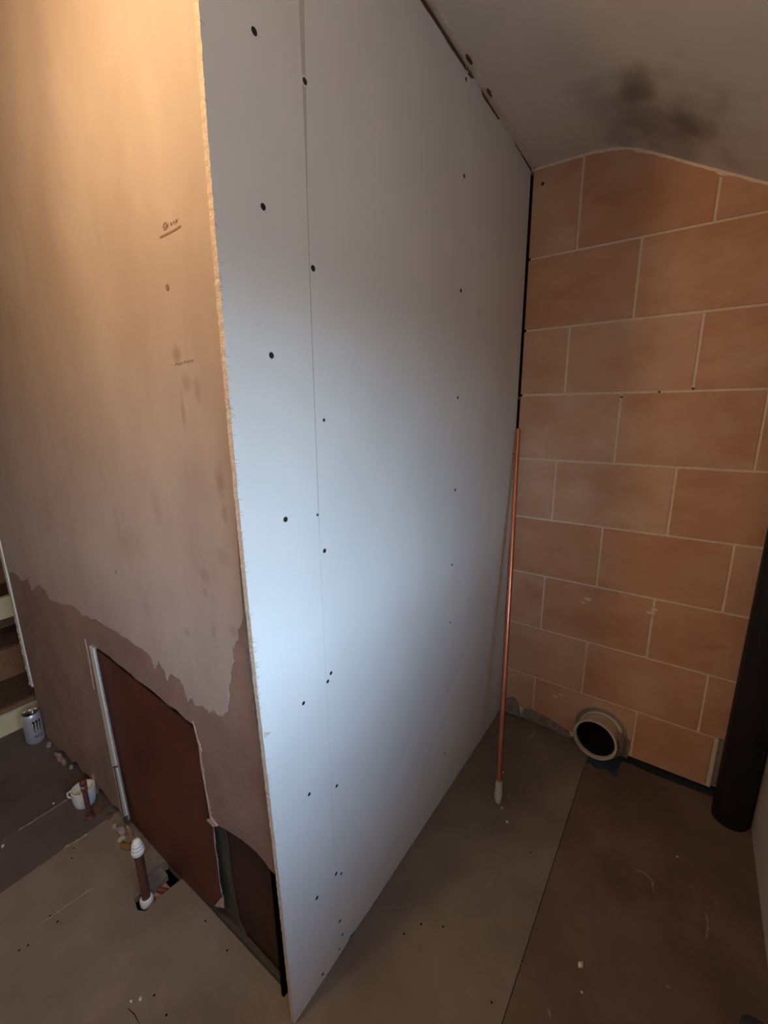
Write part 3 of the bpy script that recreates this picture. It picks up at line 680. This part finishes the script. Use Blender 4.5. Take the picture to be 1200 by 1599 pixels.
# drain socket in the block wall
sc = Vector((-.190, 1.812, .103)); ax = Vector((-.10, -1, .06)).normalized()
ds = tag(empty('drain_socket', (sc.x, 1.89, 0)), 'cream rimmed drain pipe socket projecting from the foot of the block wall', 'pipe')
obj('socket', lathe([(.078, -.09), (.082, -.02), (.088, -.008), (.088, .0), (.079, .0), (.077, -.012), (.076, -.069)], sc, ax, 40), M['creampl'], ds, smooth=True)
obj('socket_inside', lathe([(.0759, -.069), (.0769, -.013), (.0745, -.067), (0, -.068)], sc, ax, 32), M['inside'], ds, smooth=True)
obj('socket_mortar', slab([[(x, 1.90, z) for x, z in [(-.285, .03), (-.24, .006), (-.14, .004), (-.066, .01), (-.060, .06), (-.066, .13), (-.10, .18), (-.16, .205), (-.22, .198), (-.27, .165), (-.29, .10)]], [(-.18+.088*math.cos(t*math.pi/10), 1.90, .10+.088*math.sin(t*math.pi/10)) for t in range(20)]], (0, -.004, 0)), M['mortar'], ds)
bm = bmesh.new(); R_ = []
for k in range(17):   # mortar bed under the right and lower side of the socket
    a_ = math.radians(-150+k*10.5); hw = .024*math.sin(math.pi*(k+.6)/17.2)**.6
    c1_, s1_ = math.cos(a_), math.sin(a_)
    R_.append([bm.verts.new((sc.x+.004+q*c1_, yy, sc.z-.006+q*s1_)) for q, yy in ((.084, 1.84), (.086+hw, 1.852), (.088+hw*1.2, 1.897), (.08, 1.897))])
for a_, b_ in zip(R_, R_[1:]):
    for k in range(4): bm.faces.new([a_[k], a_[(k+1) % 4], b_[(k+1) % 4], b_[k]])
bm.faces.new(R_[0]); bm.faces.new(R_[-1][::-1])
obj('socket_cradle', bm, M['mortar'], ds)
# soil pipe on the right
sb = Vector((.283, 1.805, 0)); stp = Vector((.286, 1.82, 2.0))
so = tag(empty('soil_pipe', sb), 'thick black vertical soil pipe in the right corner', 'pipe')
obj('pipe', tube([sb+(stp-sb)*(i/8) for i in range(9)], .056, 36), M['black'], so, smooth=True)
# dark cloth at the bottom right corner
p = onz(1186, 1624)
tag(obj('dark_cloth', lump((p.x+.01, p.y-.02, 0), (.055, .04, .03), 77, 3, .3), M['cloth'], base=p, smooth=True), 'crumpled dark blue-grey cloth at the bottom right corner of the floor', 'cloth')
# floor crumbs and specks
crumbs = [((907, 1508), .009, 'white plaster crumb alone on the brown floor board, right of the long seam'), ((793, 1284), .006, 'white speck on the floor just beyond the foot of the leaning pipe'), ((786, 1207), .007, 'pale crumb beside the leaning pipe foot, towards the drain'),
          ((909, 1550), .004, 'tiny crumb nearer the camera than the lone white one'), ((784, 1262), .005, 'tiny pale crumb touching the leaning pipe foot'), ((84, 1255), .005, 'small white crumb on the dark boards left of the mug'), ((4, 1322), .006, 'white crumb at the left edge of the floor'),
          ((219, 1560), .006, 'pale crumb on the floor at the bottom left'), ((1058, 1338), .004, 'tiny speck on the floor in front of the black soil pipe'), ((205, 1564), .004, 'smaller pale crumb at the bottom left of the floor')]
for k, (c_, r_, l_) in enumerate(crumbs):
    p = onz(*c_); tag(obj('crumb', lump(p, (r_, r_*.8, r_*.6), 60+k, 1), M['white'], base=p), l_, 'crumb', 'plaster crumbs on the floor')
# dark knots / nail heads in the boards
for k, (px, py) in enumerate([(90, 1439), (78, 1430), (44, 1476), (30, 1484), (321, 1438), (355, 1484), (829, 1331), (631, 1458), (658, 1443), (692, 1447), (768, 1565), (260, 1585), (241, 1554), (115, 1324), (112, 1340)]):
    p = onz(px, py); obj('nail_head', lathe([(0, .0006), (.0024, .0006), (.003, 0)], p, n=10), M['void'], fr)
# faint plaster smears trodden into the boards
for k, pts in enumerate([[(760, 1388), (768, 1374), (782, 1362)], [(718, 1408), (724, 1402)], [(992, 1358), (1008, 1364), (1020, 1376), (1022, 1398)], [(728, 1552), (738, 1540), (742, 1530)], [(1104, 1425), (1106, 1450), (1102, 1470)], [(1040, 1538), (1050, 1545)], [(855, 1575), (862, 1590)], [(205, 1360), (196, 1368)]]):
    q_ = []
    for a_, b_ in zip(pts, pts[1:]):
        A_, B_ = Vector(fpt(*a_)), Vector(fpt(*b_)); q_ += [tuple(A_.lerp(B_, i/5)+Vector((rnd.uniform(-1, 1), rnd.uniform(-1, 1)))*.002) for i in range(5)]
    obj('plaster_smear', ribbon(q_, .006, .0003), M['smear'], fr)
# pendant lamp above the left part of the room (outside the picture, lights the plastered wall)
la = tag(empty('pendant_lamp', LAMP), 'bare warm bulb hanging from the ceiling in front of the plastered wall', 'lamp')
obj('cable', tube([LAMP+Vector((0, 0, .10)), Vector((LAMP.x, LAMP.y, 2.423))], .003, 8), M['white'], la)
obj('bulb_holder', lathe([(0, .10), (.012, .10), (.018, .085), (.018, .055), (0, .055)], LAMP, n=16), M['white'], la)
